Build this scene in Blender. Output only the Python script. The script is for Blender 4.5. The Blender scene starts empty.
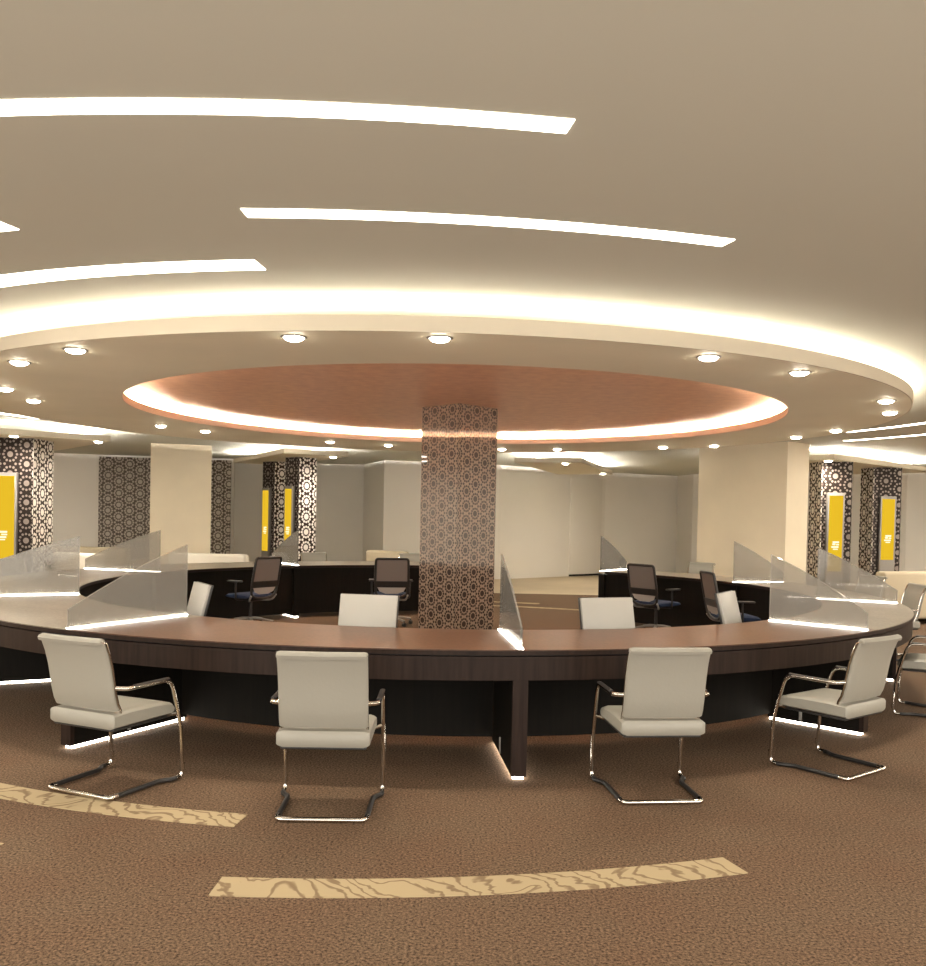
import bpy, bmesh, math, random
from math import sin, cos, pi, radians as R_
from mathutils import Matrix, Vector
random.seed(7)
sc = bpy.context.scene
COL = sc.collection

# ------------------------------------------------------------------ camera
cam_d = bpy.data.cameras.new('camera'); cam = bpy.data.objects.new('camera', cam_d); COL.objects.link(cam)
cam_d.sensor_fit = 'VERTICAL'; cam_d.sensor_height = 36.0
cam_d.lens = 885.27 / 966 * 36.0
cam_d.shift_y = 53.17 / 966
cam_d.clip_start = 0.05; cam_d.clip_end = 200
cam.matrix_world = (Matrix.Translation((0, 0, 1.502)) @ Matrix.Rotation(pi / 2 - 0.0227, 4, 'X') @ Matrix.Rotation(0.02035, 4, 'Z'))
sc.camera = cam
# ------------------------------------------------------------------ world / view
w = bpy.data.worlds.new('world'); sc.world = w; w.use_nodes = True
w.node_tree.nodes['Background'].inputs[0].default_value = (1.0, 0.95, 0.87, 1)
w.node_tree.nodes['Background'].inputs[1].default_value = 3.1
sc.view_settings.view_transform = 'Standard'; sc.view_settings.look = 'None'
sc.view_settings.gamma = 1; sc.view_settings.exposure = 0.58
sc.view_settings.use_curve_mapping = False
sc.cycles.use_denoising = True
sc.cycles.max_bounces = 8; sc.cycles.diffuse_bounces = 4; sc.cycles.glossy_bounces = 4
sc.cycles.transparent_max_bounces = 12
sc.cycles.sample_clamp_indirect = 6

# light levels
E_STRIP = 7.0      # linear ceiling lights
E_COVE = 38.0      # outer cove
E_COVE_IN = 210.0
E_RIM_FILL = 24.0       # added unseen rings of light strips along the hall rim    # cove of the orange recess
E_RAFT = 170.0
E_GLASS = 26.0      # strips at the feet of the glass screens
E_PLINTH = 13.0     # strips below the radial desk panels
E_DOWN = 40.0
W_DOWN = 55.0      # watts of each downlight's own lamp
WARM = (1.0, 0.90, 0.74)
WARMER = (1.0, 0.86, 0.66)

# ------------------------------------------------------------------ materials
def new_mat(name):
    m = bpy.data.materials.new(name); m.use_nodes = True
    nt = m.node_tree
    return m, nt, nt.nodes['Principled BSDF']

def pbr(name, col, rough=0.5, metal=0.0, spec=0.5, bump=None, var=None, coat=0.0):
    """col = linear rgb; var=(scale, amount) mottling; bump=(scale, strength)"""
    m, nt, b = new_mat(name)
    b.inputs['Base Color'].default_value = (*col, 1); b.inputs['Roughness'].default_value = rough
    b.inputs['Metallic'].default_value = metal; b.inputs['Specular IOR Level'].default_value = spec
    b.inputs['Coat Weight'].default_value = coat
    N = nt.nodes; L = nt.links
    tc = N.new('ShaderNodeTexCoord')
    if var:
        n = N.new('ShaderNodeTexNoise'); n.inputs['Scale'].default_value = var[0]; n.inputs['Detail'].default_value = 4
        L.new(tc.outputs['Object'], n.inputs['Vector'])
        r = N.new('ShaderNodeValToRGB'); a = var[1]
        r.color_ramp.elements[0].position = 0.3; r.color_ramp.elements[1].position = 0.7
        r.color_ramp.elements[0].color = (*[max(0, c * (1 - a)) for c in col], 1)
        r.color_ramp.elements[1].color = (*[min(1, c * (1 + a)) for c in col], 1)
        L.new(n.outputs['Fac'], r.inputs['Fac']); L.new(r.outputs['Color'], b.inputs['Base Color'])
    if bump:
        n = N.new('ShaderNodeTexNoise'); n.inputs['Scale'].default_value = bump[0]; n.inputs['Detail'].default_value = 3
        L.new(tc.outputs['Object'], n.inputs['Vector'])
        bu = N.new('ShaderNodeBump'); bu.inputs['Strength'].default_value = bump[1]; bu.inputs['Distance'].default_value = 0.01
        L.new(n.outputs['Fac'], bu.inputs['Height']); L.new(bu.outputs['Normal'], b.inputs['Normal'])
    return m

def emit(name, col, s):
    m = bpy.data.materials.new(name); m.use_nodes = True; nt = m.node_tree
    nt.nodes.remove(nt.nodes['Principled BSDF'])
    e = nt.nodes.new('ShaderNodeEmission'); e.inputs[0].default_value = (*col, 1); e.inputs[1].default_value = s
    nt.links.new(e.outputs[0], nt.nodes['Material Output'].inputs[0])
    return m

def carpet_mat():
    m, nt, b = new_mat('brown_carpet'); N = nt.nodes; L = nt.links
    tc = N.new('ShaderNodeTexCoord')
    n1 = N.new('ShaderNodeTexNoise'); n1.inputs['Scale'].default_value = 85; n1.inputs['Detail'].default_value = 5; n1.inputs['Roughness'].default_value = 0.75
    n2 = N.new('ShaderNodeTexNoise'); n2.inputs['Scale'].default_value = 2.2; n2.inputs['Detail'].default_value = 3
    for n in (n1, n2): L.new(tc.outputs['Object'], n.inputs['Vector'])
    r = N.new('ShaderNodeValToRGB'); e = r.color_ramp.elements
    e[0].position = 0.38; e[0].color = (0.034, 0.022, 0.014, 1)
    e[1].position = 0.62; e[1].color = (0.215, 0.144, 0.093, 1)
    L.new(n1.outputs['Fac'], r.inputs['Fac'])
    r2 = N.new('ShaderNodeValToRGB'); e = r2.color_ramp.elements
    e[0].position = 0.3; e[0].color = (0.98, 0.9, 0.88, 1); e[1].position = 0.7; e[1].color = (1.0, 1.0, 1.0, 1)
    L.new(n2.outputs['Fac'], r2.inputs['Fac'])
    mx = N.new('ShaderNodeMix'); mx.data_type = 'RGBA'; mx.blend_type = 'MULTIPLY'; mx.inputs[0].default_value = 1
    L.new(r.outputs['Color'], mx.inputs[6]); L.new(r2.outputs['Color'], mx.inputs[7])
    L.new(mx.outputs[2], b.inputs['Base Color'])
    b.inputs['Roughness'].default_value = 0.95; b.inputs['Specular IOR Level'].default_value = 0.1
    bu = N.new('ShaderNodeBump'); bu.inputs['Strength'].default_value = 0.10; bu.inputs['Distance'].default_value = 0.004
    L.new(n1.outputs['Fac'], bu.inputs['Height']); L.new(bu.outputs['Normal'], b.inputs['Normal'])
    return m

def inlay_mat():
    m, nt, b = new_mat('veined_beige_carpet'); N = nt.nodes; L = nt.links
    tc = N.new('ShaderNodeTexCoord')
    n = N.new('ShaderNodeTexNoise'); n.inputs['Scale'].default_value = 2.6; n.inputs['Detail'].default_value = 1
    L.new(tc.outputs['Object'], n.inputs['Vector'])
    vm = N.new('ShaderNodeVectorMath'); vm.operation = 'SCALE'; vm.inputs['Scale'].default_value = 0.45
    L.new(n.outputs['Color'], vm.inputs[0])
    va = N.new('ShaderNodeVectorMath'); va.operation = 'ADD'
    L.new(tc.outputs['Object'], va.inputs[0]); L.new(vm.outputs[0], va.inputs[1])
    wv = N.new('ShaderNodeTexWave'); wv.inputs['Scale'].default_value = 5.5; wv.inputs['Distortion'].default_value = 6.0; wv.inputs['Detail Scale'].default_value = 2.0
    wv.inputs['Detail'].default_value = 2.5; wv.bands_direction = 'DIAGONAL'
    L.new(va.outputs[0], wv.inputs['Vector'])
    r = N.new('ShaderNodeValToRGB'); e = r.color_ramp.elements
    e[0].position = 0.02; e[0].color = (0.20, 0.14, 0.085, 1); e[1].position = 0.30; e[1].color = (0.38, 0.30, 0.185, 1)
    L.new(wv.outputs['Fac'], r.inputs['Fac']); L.new(r.outputs['Color'], b.inputs['Base Color'])
    b.inputs['Roughness'].default_value = 0.9; b.inputs['Specular IOR Level'].default_value = 0.1
    return m

def wood_mat(name, c0, c1, rough=0.45):
    m, nt, b = new_mat(name); N = nt.nodes; L = nt.links
    tc = N.new('ShaderNodeTexCoord'); mp = N.new('ShaderNodeMapping'); mp.inputs['Scale'].default_value = (22, 22, 1.5)
    L.new(tc.outputs['Object'], mp.inputs[0])
    n = N.new('ShaderNodeTexNoise'); n.inputs['Scale'].default_value = 1.6; n.inputs['Detail'].default_value = 5
    L.new(mp.outputs[0], n.inputs['Vector'])
    r = N.new('ShaderNodeValToRGB'); e = r.color_ramp.elements
    e[0].position = 0.3; e[0].color = (*c0, 1); e[1].position = 0.7; e[1].color = (*c1, 1)
    L.new(n.outputs['Fac'], r.inputs['Fac']); L.new(r.outputs['Color'], b.inputs['Base Color'])
    b.inputs['Roughness'].default_value = rough; b.inputs['Specular IOR Level'].default_value = 0.15
    return m

def stone_mat(name, c0, c1):
    m, nt, b = new_mat(name); N = nt.nodes; L = nt.links
    tc = N.new('ShaderNodeTexCoord')
    n1 = N.new('ShaderNodeTexNoise'); n1.inputs['Scale'].default_value = 45; n1.inputs['Detail'].default_value = 4
    n2 = N.new('ShaderNodeTexNoise'); n2.inputs['Scale'].default_value = 3; n2.inputs['Detail'].default_value = 4
    for n in (n1, n2): L.new(tc.outputs['Object'], n.inputs['Vector'])
    r = N.new('ShaderNodeValToRGB'); e = r.color_ramp.elements
    e[0].position = 0.35; e[0].color = (*c0, 1); e[1].position = 0.65; e[1].color = (*c1, 1)
    mx = N.new('ShaderNodeMix'); mx.inputs[0].default_value = 0.35
    L.new(n1.outputs['Fac'], mx.inputs[2]); L.new(n2.outputs['Fac'], mx.inputs[3])
    L.new(mx.outputs[0], r.inputs['Fac']); L.new(r.outputs['Color'], b.inputs['Base Color'])
    b.inputs['Roughness'].default_value = 0.30; b.inputs['Specular IOR Level'].default_value = 0.28
    return m

def glass_mat():
    m = bpy.data.materials.new('smoked_frosted_glass'); m.use_nodes = True; nt = m.node_tree; N = nt.nodes; L = nt.links
    N.remove(N['Principled BSDF'])
    tr = N.new('ShaderNodeBsdfTransparent'); tr.inputs[0].default_value = (0.74, 0.72, 0.68, 1)
    df = N.new('ShaderNodeBsdfDiffuse'); df.inputs[0].default_value = (0.36, 0.34, 0.31, 1)
    gl = N.new('ShaderNodeBsdfGlossy'); gl.inputs[0].default_value = (0.9, 0.9, 0.9, 1); gl.inputs['Roughness'].default_value = 0.05
    m1 = N.new('ShaderNodeMixShader'); m1.inputs[0].default_value = 0.40
    L.new(tr.outputs[0], m1.inputs[1]); L.new(df.outputs[0], m1.inputs[2])
    fr = N.new('ShaderNodeFresnel'); fr.inputs[0].default_value = 1.35
    m2 = N.new('ShaderNodeMixShader'); L.new(fr.outputs[0], m2.inputs[0])
    L.new(m1.outputs[0], m2.inputs[1]); L.new(gl.outputs[0], m2.inputs[2])
    L.new(m2.outputs[0], N['Material Output'].inputs[0])
    return m

def pattern_mat(name, spacing, hole, web, rough=0.4, coat=0.0, grow=1.0):
    """pierced star-and-dot lattice; UV in metres"""
    m, nt, b = new_mat(name); N = nt.nodes; L = nt.links
    def M(op, a, bb=None, c=None):
        n = N.new('ShaderNodeMath'); n.operation = op
        for i, v in enumerate((a, bb, c)):
            if v is None: continue
            if isinstance(v, (int, float)): n.inputs[i].default_value = v
            else: L.new(v, n.inputs[i])
        return n.outputs[0]
    uv = N.new('ShaderNodeUVMap'); sp = N.new('ShaderNodeSeparateXYZ'); L.new(uv.outputs[0], sp.inputs[0])
    u = M('DIVIDE', sp.outputs[1], spacing); v = M('DIVIDE', sp.outputs[0], spacing)   # neighbour axis is vertical
    h = math.sqrt(3) / 2
    ax = M('WRAP', u, 0.5, -0.5); ay = M('WRAP', v, h, -h)
    bx = M('WRAP', M('ADD', u, 0.5), 0.5, -0.5); by = M('WRAP', M('ADD', v, h), h, -h)
    la = M('SQRT', M('ADD', M('MULTIPLY', ax, ax), M('MULTIPLY', ay, ay)))
    lb = M('SQRT', M('ADD', M('MULTIPLY', bx, bx), M('MULTIPLY', by, by)))
    s = M('LESS_THAN', la, lb); s1 = M('SUBTRACT', 1.0, s)
    qx = M('ADD', M('MULTIPLY', ax, s), M('MULTIPLY', bx, s1)); qy = M('ADD', M('MULTIPLY', ay, s), M('MULTIPLY', by, s1))
    r = M('MINIMUM', la, lb); ang = M('ARCTAN2', qy, qx); r2 = M('MULTIPLY', r, r)
    def ring(rr, n, off, rad):
        a = M('WRAP', M('ADD', ang, off), pi / n, -pi / n)
        d2 = M('SUBTRACT', M('ADD', r2, rr * rr), M('MULTIPLY', M('MULTIPLY', r, 2 * rr), M('COSINE', a)))
        return M('LESS_THAN', d2, (rad * grow) ** 2)
    c = M('LESS_THAN', r, 0.19 * grow)
    c = M('MAXIMUM', c, ring(0.345, 6, 0.0, 0.078))
    c = M('MAXIMUM', c, ring(0.355, 6, pi / 6, 0.082))
    c = M('MAXIMUM', c, ring(0.577, 6, pi / 6, 0.085))
    mx = N.new('ShaderNodeMix'); mx.data_type = 'RGBA'
    L.new(c, mx.inputs[0]); mx.inputs[6].default_value = (*web, 1); mx.inputs[7].default_value = (*hole, 1)
    L.new(mx.outputs[2], b.inputs['Base Color'])
    b.inputs['Roughness'].default_value = rough
    b.inputs['Specular IOR Level'].default_value = 0.3 if coat else 0.12
    b.inputs['Coat Weight'].default_value = coat; b.inputs['Coat Roughness'].default_value = 0.02
    b.inputs['Coat IOR'].default_value = 1.6
    return m

MT = {
 'carpet': carpet_mat(), 'inlay': inlay_mat(), 'stone': stone_mat('orange_reflection_stone', (0.062, 0.028, 0.015), (0.125, 0.062, 0.036)), 'stone_pale': stone_mat('beige_speckled_stone', (0.13, 0.105, 0.078), (0.25, 0.21, 0.165)), 'glass': glass_mat(),
 'pale_floor': pbr('pale_stone_floor', (0.50, 0.40, 0.27), 0.45, var=(1.5, 0.08)),
 'ceiling': pbr('painted_plaster_ceiling', (0.61, 0.60, 0.515), 0.9, spec=0.1),
 'soffit': pbr('taupe_soffit', (0.86, 0.79, 0.62), 0.55, spec=0.3, var=(0.8, 0.05)),
 'fascia': pbr('cream_fascia', (0.60, 0.53, 0.42), 0.7, spec=0.2),
 'orange': pbr('terracotta_plaster', (0.98, 0.50, 0.32), 0.38, spec=0.5, var=(9, 0.14)),
 'orange_lip': pbr('terracotta_lip', (0.82, 0.64, 0.49), 0.5),
 'wall': pbr('off_white_wall', (0.86, 0.82, 0.76), 0.8, spec=0.2, var=(0.6, 0.03)),
 'beige': pbr('beige_column_render', (0.80, 0.70, 0.53), 0.55, var=(1.2, 0.06)),
 'wood': wood_mat('dark_walnut', (0.013, 0.007, 0.005), (0.026, 0.015, 0.011)),
 'black_wood': wood_mat('blackened_walnut', (0.004, 0.003, 0.002), (0.007, 0.005, 0.003), 0.7),
 'gap': pbr('shadow_gap', (0.01, 0.007, 0.005), 0.8),
 'leather': pbr('cream_leather', (0.265, 0.25, 0.213), 0.48, bump=(60, 0.08)),
 'chrome': pbr('chrome', (0.62, 0.58, 0.53), 0.12, metal=1.0),
 'black': pbr('black_plastic', (0.018, 0.016, 0.015), 0.4),
 'mesh': pbr('grey_mesh_fabric', (0.20, 0.17, 0.15), 0.8),
 'lumbar': pbr('pale_grey_lumbar', (0.42, 0.39, 0.36), 0.6),
 'blue': pbr('blue_fabric', (0.006, 0.018, 0.055), 0.9, bump=(300, 0.3)),
 'white_plastic': pbr('white_plastic', (0.29, 0.275, 0.25), 0.4),
 'screen_black': pbr('dark_screen', (0.012, 0.012, 0.013), 0.12),
 'silver': pbr('silver_frame', (0.24, 0.22, 0.20), 0.5, metal=0.2),
 'sofa': pbr('cream_sofa_fabric', (0.46, 0.39, 0.28), 0.85, bump=(120, 0.1)),
 'white_sofa': pbr('white_sofa_leather', (0.74, 0.69, 0.60), 0.6),
 'pat_pillar_lit': pattern_mat('pierced_lattice_lit', 0.29, (0.80, 0.75, 0.70), (0.035, 0.022, 0.018)),
 'pat_pillar_shade': pattern_mat('pierced_lattice_shaded', 0.29, (0.22, 0.185, 0.165), (0.018, 0.012, 0.010), grow=0.80),  # same lattice with smaller holes, shade put into its colours
 'pat_wall': pattern_mat('pierced_lattice_grey', 0.27, (0.46, 0.41, 0.36), (0.10, 0.08, 0.065)),
 'pat_column': pattern_mat('glazed_lattice_brown', 0.155, (0.028, 0.014, 0.009), (0.30, 0.22, 0.165), 0.35, coat=1.0, grow=1.04),
 'e_rim_fill': emit('added_rim_light', WARM, E_RIM_FILL), 'e_strip': emit('linear_light', WARM, E_STRIP), 'e_cove': emit('cove_light', WARM, E_COVE),
 'e_cove_in': emit('recess_light', WARMER, E_COVE_IN), 'e_raft': emit('raft_light', (1.0, 0.95, 0.86), E_RAFT),
 'e_glass': emit('screen_foot_light', (1.0, 0.95, 0.84), E_GLASS), 'e_plinth': emit('plinth_light', (1.0, 0.93, 0.80), E_PLINTH),
 'e_down': emit('downlight_lens', (1.0, 0.90, 0.72), E_DOWN),
 'e_yellow': emit('yellow_display', (0.70, 0.44, 0.02), 0.80), 'e_white': emit('display_white', (1.0, 0.90, 0.60), 0.9),
}

# ------------------------------------------------------------------ mesh builder
class MB:
    def __init__(s): s.v = []; s.f = []; s.smooth = []; s.uv = {}
    def add(s, vs, fs, smooth=False, mat=None):
        o = len(s.v)
        s.v += [tuple((mat @ Vector(v)) if mat else v) for v in vs]
        for f in fs: s.f.append(tuple(i + o for i in f)); s.smooth.append(smooth)
    def box(s, c, d, mat=None):
        x, y, z = c; a, b, h = d[0] / 2, d[1] / 2, d[2] / 2
        vs = [(x + i * a, y + j * b, z + k * h) for i in (-1, 1) for j in (-1, 1) for k in (-1, 1)]
        s.add(vs, [(0, 1, 3, 2), (4, 6, 7, 5), (0, 4, 5, 1), (2, 3, 7, 6), (0, 2, 6, 4), (1, 5, 7, 3)], False, mat)
    def prism(s, poly, z0, z1, mat=None):
        n = len(poly)
        vs = [(x, y, z0) for x, y in poly] + [(x, y, z1) for x, y in poly]
        fs = [tuple(range(n - 1, -1, -1)), tuple(range(n, 2 * n))] + [(i, (i + 1) % n, n + (i + 1) % n, n + i) for i in range(n)]
        s.add(vs, fs, False, mat)
    def sector(s, c, r0, r1, z0, z1, a0, a1, n=None):
        full = abs(a1 - a0) >= 359.9
        n = n or max(4, int(abs(a1 - a0) / 1.5))
        vs = []
        m = n if full else n + 1
        for i in range(m):
            a = R_(a0 + (a1 - a0) * i / n); ca, sa = cos(a), sin(a)
            vs += [(c[0] + r0 * ca, c[1] + r0 * sa, z0), (c[0] + r1 * ca, c[1] + r1 * sa, z0),
                   (c[0] + r1 * ca, c[1] + r1 * sa, z1), (c[0] + r0 * ca, c[1] + r0 * sa, z1)]
        fs = []
        for i in range(n):
            j = (i + 1) % m
            for k in range(4):
                l = (k + 1) % 4
                fs.append((4 * i + k, 4 * i + l, 4 * j + l, 4 * j + k))
        if not full: fs += [(3, 2, 1, 0), (4 * n, 4 * n + 1, 4 * n + 2, 4 * n + 3)]
        s.add(vs, fs)
    def tube(s, pts, r, n=10, closed=False, flat=1.0):
        pts = [Vector(p) for p in pts]; m = len(pts); vs = []; up = None
        for i, p in enumerate(pts):
            if closed: t = (pts[(i + 1) % m] - pts[i - 1]).normalized()
            else: t = (pts[min(i + 1, m - 1)] - pts[max(i - 1, 0)]).normalized()
            if up is None:
                up = Vector((0, 0, 1)) if abs(t.z) < 0.9 else Vector((1, 0, 0))
            a = t.cross(up).normalized(); b = a.cross(t).normalized(); up = b
            for k in range(n):
                th = 2 * pi * k / n
                vs.append(tuple(p + a * cos(th) * r + b * sin(th) * r * flat))
        fs = []
        for i in range(m if closed else m - 1):
            j = (i + 1) % m
            for k in range(n):
                l = (k + 1) % n
                fs.append((i * n + k, i * n + l, j * n + l, j * n + k))
        if not closed: fs += [tuple(range(n - 1, -1, -1)), tuple((m - 1) * n + k for k in range(n))]
        s.add(vs, fs, True)
    def lathe(s, prof, c=(0, 0, 0), n=24, mat=None):
        m = len(prof); vs = []
        for i in range(n):
            a = 2 * pi * i / n
            for r, z in prof: vs.append((c[0] + r * cos(a), c[1] + r * sin(a), c[2] + z))
        fs = []
        for i in range(n):
            j = (i + 1) % n
            for k in range(m - 1): fs.append((i * m + k, j * m + k, j * m + k + 1, i * m + k + 1))
        fs.append(tuple(i * m for i in range(n))[::-1]); fs.append(tuple(i * m + m - 1 for i in range(n)))
        s.add(vs, fs, True, mat)
    def sweep_x(s, prof, w, edge=0.012, bow=0.0, cols=8):
        """closed cross-section prof (y,z) swept along x with softened ends, bow = curvature in y"""
        n = len(prof); cy = sum(p[0] for p in prof) / n; cz = sum(p[1] for p in prof) / n
        xs = [(-w / 2, 1), (-w / 2 + edge * 0.3, 0.5), (-w / 2 + edge, 0)] + [(-w / 2 + edge + (w - 2 * edge) * i / cols, 0) for i in range(1, cols)] + [(w / 2 - edge, 0), (w / 2 - edge * 0.3, 0.5), (w / 2, 1)]
        # outline normals for shrinking
        nr = []
        for i in range(n):
            a = Vector(prof[i - 1]); b = Vector(prof[(i + 1) % n]); t = (b - a).normalized(); nr.append(Vector((t.y, -t.x)))
        area = sum(prof[i][0] * prof[(i + 1) % n][1] - prof[(i + 1) % n][0] * prof[i][1] for i in range(n))
        sg = -1 if area > 0 else 1
        vs = []
        for x, k in xs:
            dy = bow * (2 * x / w) ** 2
            for i, (y, z) in enumerate(prof):
                q = nr[i] * sg * edge * 0.45 * k
                vs.append((x, y + q.x + dy, z + q.y))
        m = len(xs); fs = []
        for i in range(m - 1):
            for k in range(n):
                l = (k + 1) % n
                fs.append((i * n + k, i * n + l, (i + 1) * n + l, (i + 1) * n + k))
        fs += [tuple(range(n)), tuple((m - 1) * n + k for k in range(n))[::-1]]
        s.add(vs, fs, True)
    def build(s, name, mat, parent=None, bevel=0, segs=2, origin=None):
        me = bpy.data.meshes.new(name)
        vs = s.v
        if origin: vs = [(a - origin[0], b - origin[1], c - origin[2]) for a, b, c in vs]
        me.from_pydata(vs, [], s.f); me.update()
        bm = bmesh.new(); bm.from_mesh(me); bmesh.ops.recalc_face_normals(bm, faces=bm.faces); bm.to_mesh(me); bm.free()
        for p, sm in zip(me.polygons, s.smooth): p.use_smooth = sm
        if any(s.smooth):
            try: me.set_sharp_from_angle(angle=R_(40))
            except Exception: pass
        me.materials.append(MT[mat] if isinstance(mat, str) else mat)
        o = bpy.data.objects.new(name, me); COL.objects.link(o)
        if parent: o.parent = parent
        if origin: o.location = origin
        if bevel:
            b = o.modifiers.new('bevel', 'BEVEL'); b.width = bevel; b.segments = segs; b.limit_method = 'ANGLE'; b.angle_limit = R_(35)
            for p in me.polygons: p.use_smooth = True
        return o

def uv_box(o):
    """UVs in metres: u along the horizontal run, v = z, for upright patterned boxes"""
    me = o.data; uvl = me.uv_layers.new(name='UVMap')
    for p in me.polygons:
        n = p.normal; t = Vector((-n.y, n.x, 0))
        if t.length < 1e-3: t = Vector((1, 0, 0))
        t.normalize()
        c0 = p.center
        for li in p.loop_indices:
            v = me.vertices[me.loops[li].vertex_index].co
            if abs(n.z) > 0.9: uvl.data[li].uv = (v.x, v.y)
            else: uvl.data[li].uv = ((v - Vector((c0.x, c0.y, 0))).dot(t) + 0.03 + (0.06 if n.x < -0.3 else 0), v.z + 0.02)

def tag(o, label=None, cat=None, group=None, kind=None):
    if label: o['label'] = label
    if cat: o['category'] = cat
    if group: o['group'] = group
    if kind: o['kind'] = kind
    return o
def empty(name, loc, rz=0):
    o = bpy.data.objects.new(name, None); COL.objects.link(o); o.location = loc; o.rotation_euler = (0, 0, rz)
    o.empty_display_size = 0.1
    return o
def copy_tree(o, parent=None):
    c = o.copy(); COL.objects.link(c)
    if parent: c.parent = parent
    for ch in list(o.children): copy_tree(ch, c)
    return c
def rot(x, y, a): return (x * cos(a) - y * sin(a), x * sin(a) + y * cos(a))
def fillet(pts, r, n=5):
    """round the corners of a polyline"""
    P = [Vector(p) for p in pts]; out = [P[0]]
    for i in range(1, len(P) - 1):
        a, b, c = P[i - 1], P[i], P[i + 1]
        rr = r[i - 1] if isinstance(r, (list, tuple)) else r
        d1 = min(rr, (a - b).length * 0.49); d2 = min(rr, (c - b).length * 0.49)
        s0 = b + (a - b).normalized() * d1; s1 = b + (c - b).normalized() * d2
        for k in range(n + 1):
            t = k / n; out.append(s0 * (1 - t) ** 2 + b * 2 * t * (1 - t) + s1 * t * t)
    out.append(P[-1]); return out

C0 = (-0.31, 9.613)           # centre of the round desk
def P(r, deg, c=C0): return (c[0] + r * cos(R_(deg)), c[1] + r * sin(R_(deg)))
H = 2.75                      # main ceiling

# ------------------------------------------------------------------ room shell
m = MB(); m.box((0, 7.7, -0.05), (26, 19.4, 0.1)); fl = m.build('floor', 'carpet'); tag(fl, kind='structure')
m = MB(); m.box((0, 21.7, -0.05), (26, 8.6, 0.1)); fl2 = m.build('floor', 'pale_floor'); tag(fl2, kind='structure')
m = MB(); m.box((0, 12.0, H + 0.05), (26, 28.0, 0.1)); ce = m.build('ceiling', 'ceiling'); tag(ce, kind='structure')
wp = [(-13, 19), (-8.5, 20.45), (-5.45, 21.0), (-5.8, 22.4), (-2.53, 22.4), (-1.83, 20.3), (0.9, 21.3), (3.78, 23.7), (6.0, 24.9), (6.15, 23.8), (8.6, 22.2), (10.2, 20.4), (13, 19)]
m = MB()
poly = wp + [(13, 26), (-13, 26)]
m.prism(poly, 0, H); tag(m.build('wall_back', 'wall'), kind='structure')
m = MB(); m.box((-13.05, 8.5, H / 2), (0.1, 21.0, H)); tag(m.build('wall_left', 'wall'), kind='structure')
m = MB(); m.box((13.05, 8.5, H / 2), (0.1, 21.0, H)); tag(m.build('wall_right', 'wall'), kind='structure')
# flush door in the back wall, right half of the slanting bay
def along(a, b, t): return (a[0] + (b[0] - a[0]) * t, a[1] + (b[1] - a[1]) * t)
a, b = wp[6], wp[7]; an = math.atan2(b[1] - a[1], b[0] - a[0])
q = along(a, b, 0.80); nx, ny = sin(an), -cos(an)
m = MB(); m.box((0, 0, 1.30), (1.2, 0.03, 2.5)); d = m.build('door_1', 'wall', bevel=0.004); d.location = (q[0] + nx * 0.012, q[1] + ny * 0.012, 0); d.rotation_euler = (0, 0, an); tag(d, kind='structure')
m = MB(); m.box((0, 0, 0.025), (1.2, 0.02, 0.05)); d = m.build('trim_1', 'gap'); d.location = (q[0] + nx * 0.02, q[1] + ny * 0.02, 0); d.rotation_euler = (0, 0, an); tag(d, kind='structure')

# patterned lattice panels on the left of the back wall
def lattice_panel(a, b, label, z1=2.70):
    an = math.atan2(b[1] - a[1], b[0] - a[0]); ln = math.hypot(b[0] - a[0], b[1] - a[1])
    m = MB(); m.box((ln / 2, -0.05, z1 / 2 + 0.01), (ln, 0.08, z1 - 0.02))
    o = m.build('lattice_wall_panel', 'pat_wall'); uv_box(o); o.location = (a[0], a[1], 0); o.rotation_euler = (0, 0, an)
    tag(o, label, 'wall panel', 'grey lattice panels on the back wall')
lattice_panel((-8.40, 20.42), (-6.55, 20.75), 'grey lattice-patterned wall panel left of the beige column at the far left')
lattice_panel((-6.45, 20.77), (-5.50, 20.94), 'grey lattice-patterned wall panel showing right of the left beige column')

# ------------------------------------------------------------------ carpet inlays
def inlay(r0, r1, a0, a1, label, c=C0):
    m = MB(); m.sector(c, r0, r1, 0.0, 0.003, a0, a1); mid = P((r0 + r1) / 2, (a0 + a1) / 2, c)
    o = m.build('carpet_inlay', 'inlay', origin=(mid[0], mid[1], 0)); tag(o, label, 'carpet inlay', 'veined beige carpet inlays around the desk')
inlay(6.017, 6.196, -91.9, -71.1, 'curved veined beige carpet strip, the nearest one in the middle foreground', (-0.760, 9.613))
inlay(5.305, 5.485, -121, -97.9, 'curved veined beige carpet strip under the leftmost visitor chair')
inlay(5.95, 6.08, -128, -106.7, 'curved beige carpet strip of which a tip shows at the left edge of the photo')
inlay(5.29, 5.45, 60, 82, 'thin light carpet strip behind the central column, the one nearer the desk')
inlay(5.95, 6.12, 74, 96, 'thin light carpet strip behind the central column, the farther one')

# ------------------------------------------------------------------ linear ceiling lights
ords6 = ['front right', 'right', 'rear right', 'rear left', 'left', 'front left']
def lin(r0, r1, a0, a1, label, c=C0):
    m = MB(); m.sector(c, r0, r1, H - 0.003, H, a0, a1); mid = P((r0 + r1) / 2, (a0 + a1) / 2, c)
    o = m.build('linear_ceiling_light', 'e_rim_fill' if r0 > 8 else 'e_strip', origin=(mid[0], mid[1], H)); tag(o, label, 'ceiling light', 'curved linear ceiling lights')  # r0 > 8: added unseen fill strips
lin(6.602, 6.703, -112, -80.7, 'long curved ceiling light strip nearest the viewer at upper left', (-0.760, 9.413))
lin(6.140, 6.245, -92.6, -72.9, 'curved ceiling light strip in the upper middle, pointing right', (-0.660, 9.913))
lin(4.855, 5.030, -121, -96.3, 'curved ceiling light strip at left just above the round raft', (-0.510, 9.413))
lin(5.86, 5.98, -130, -107, 'ceiling light strip whose pointed tip shows at the left edge')
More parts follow.
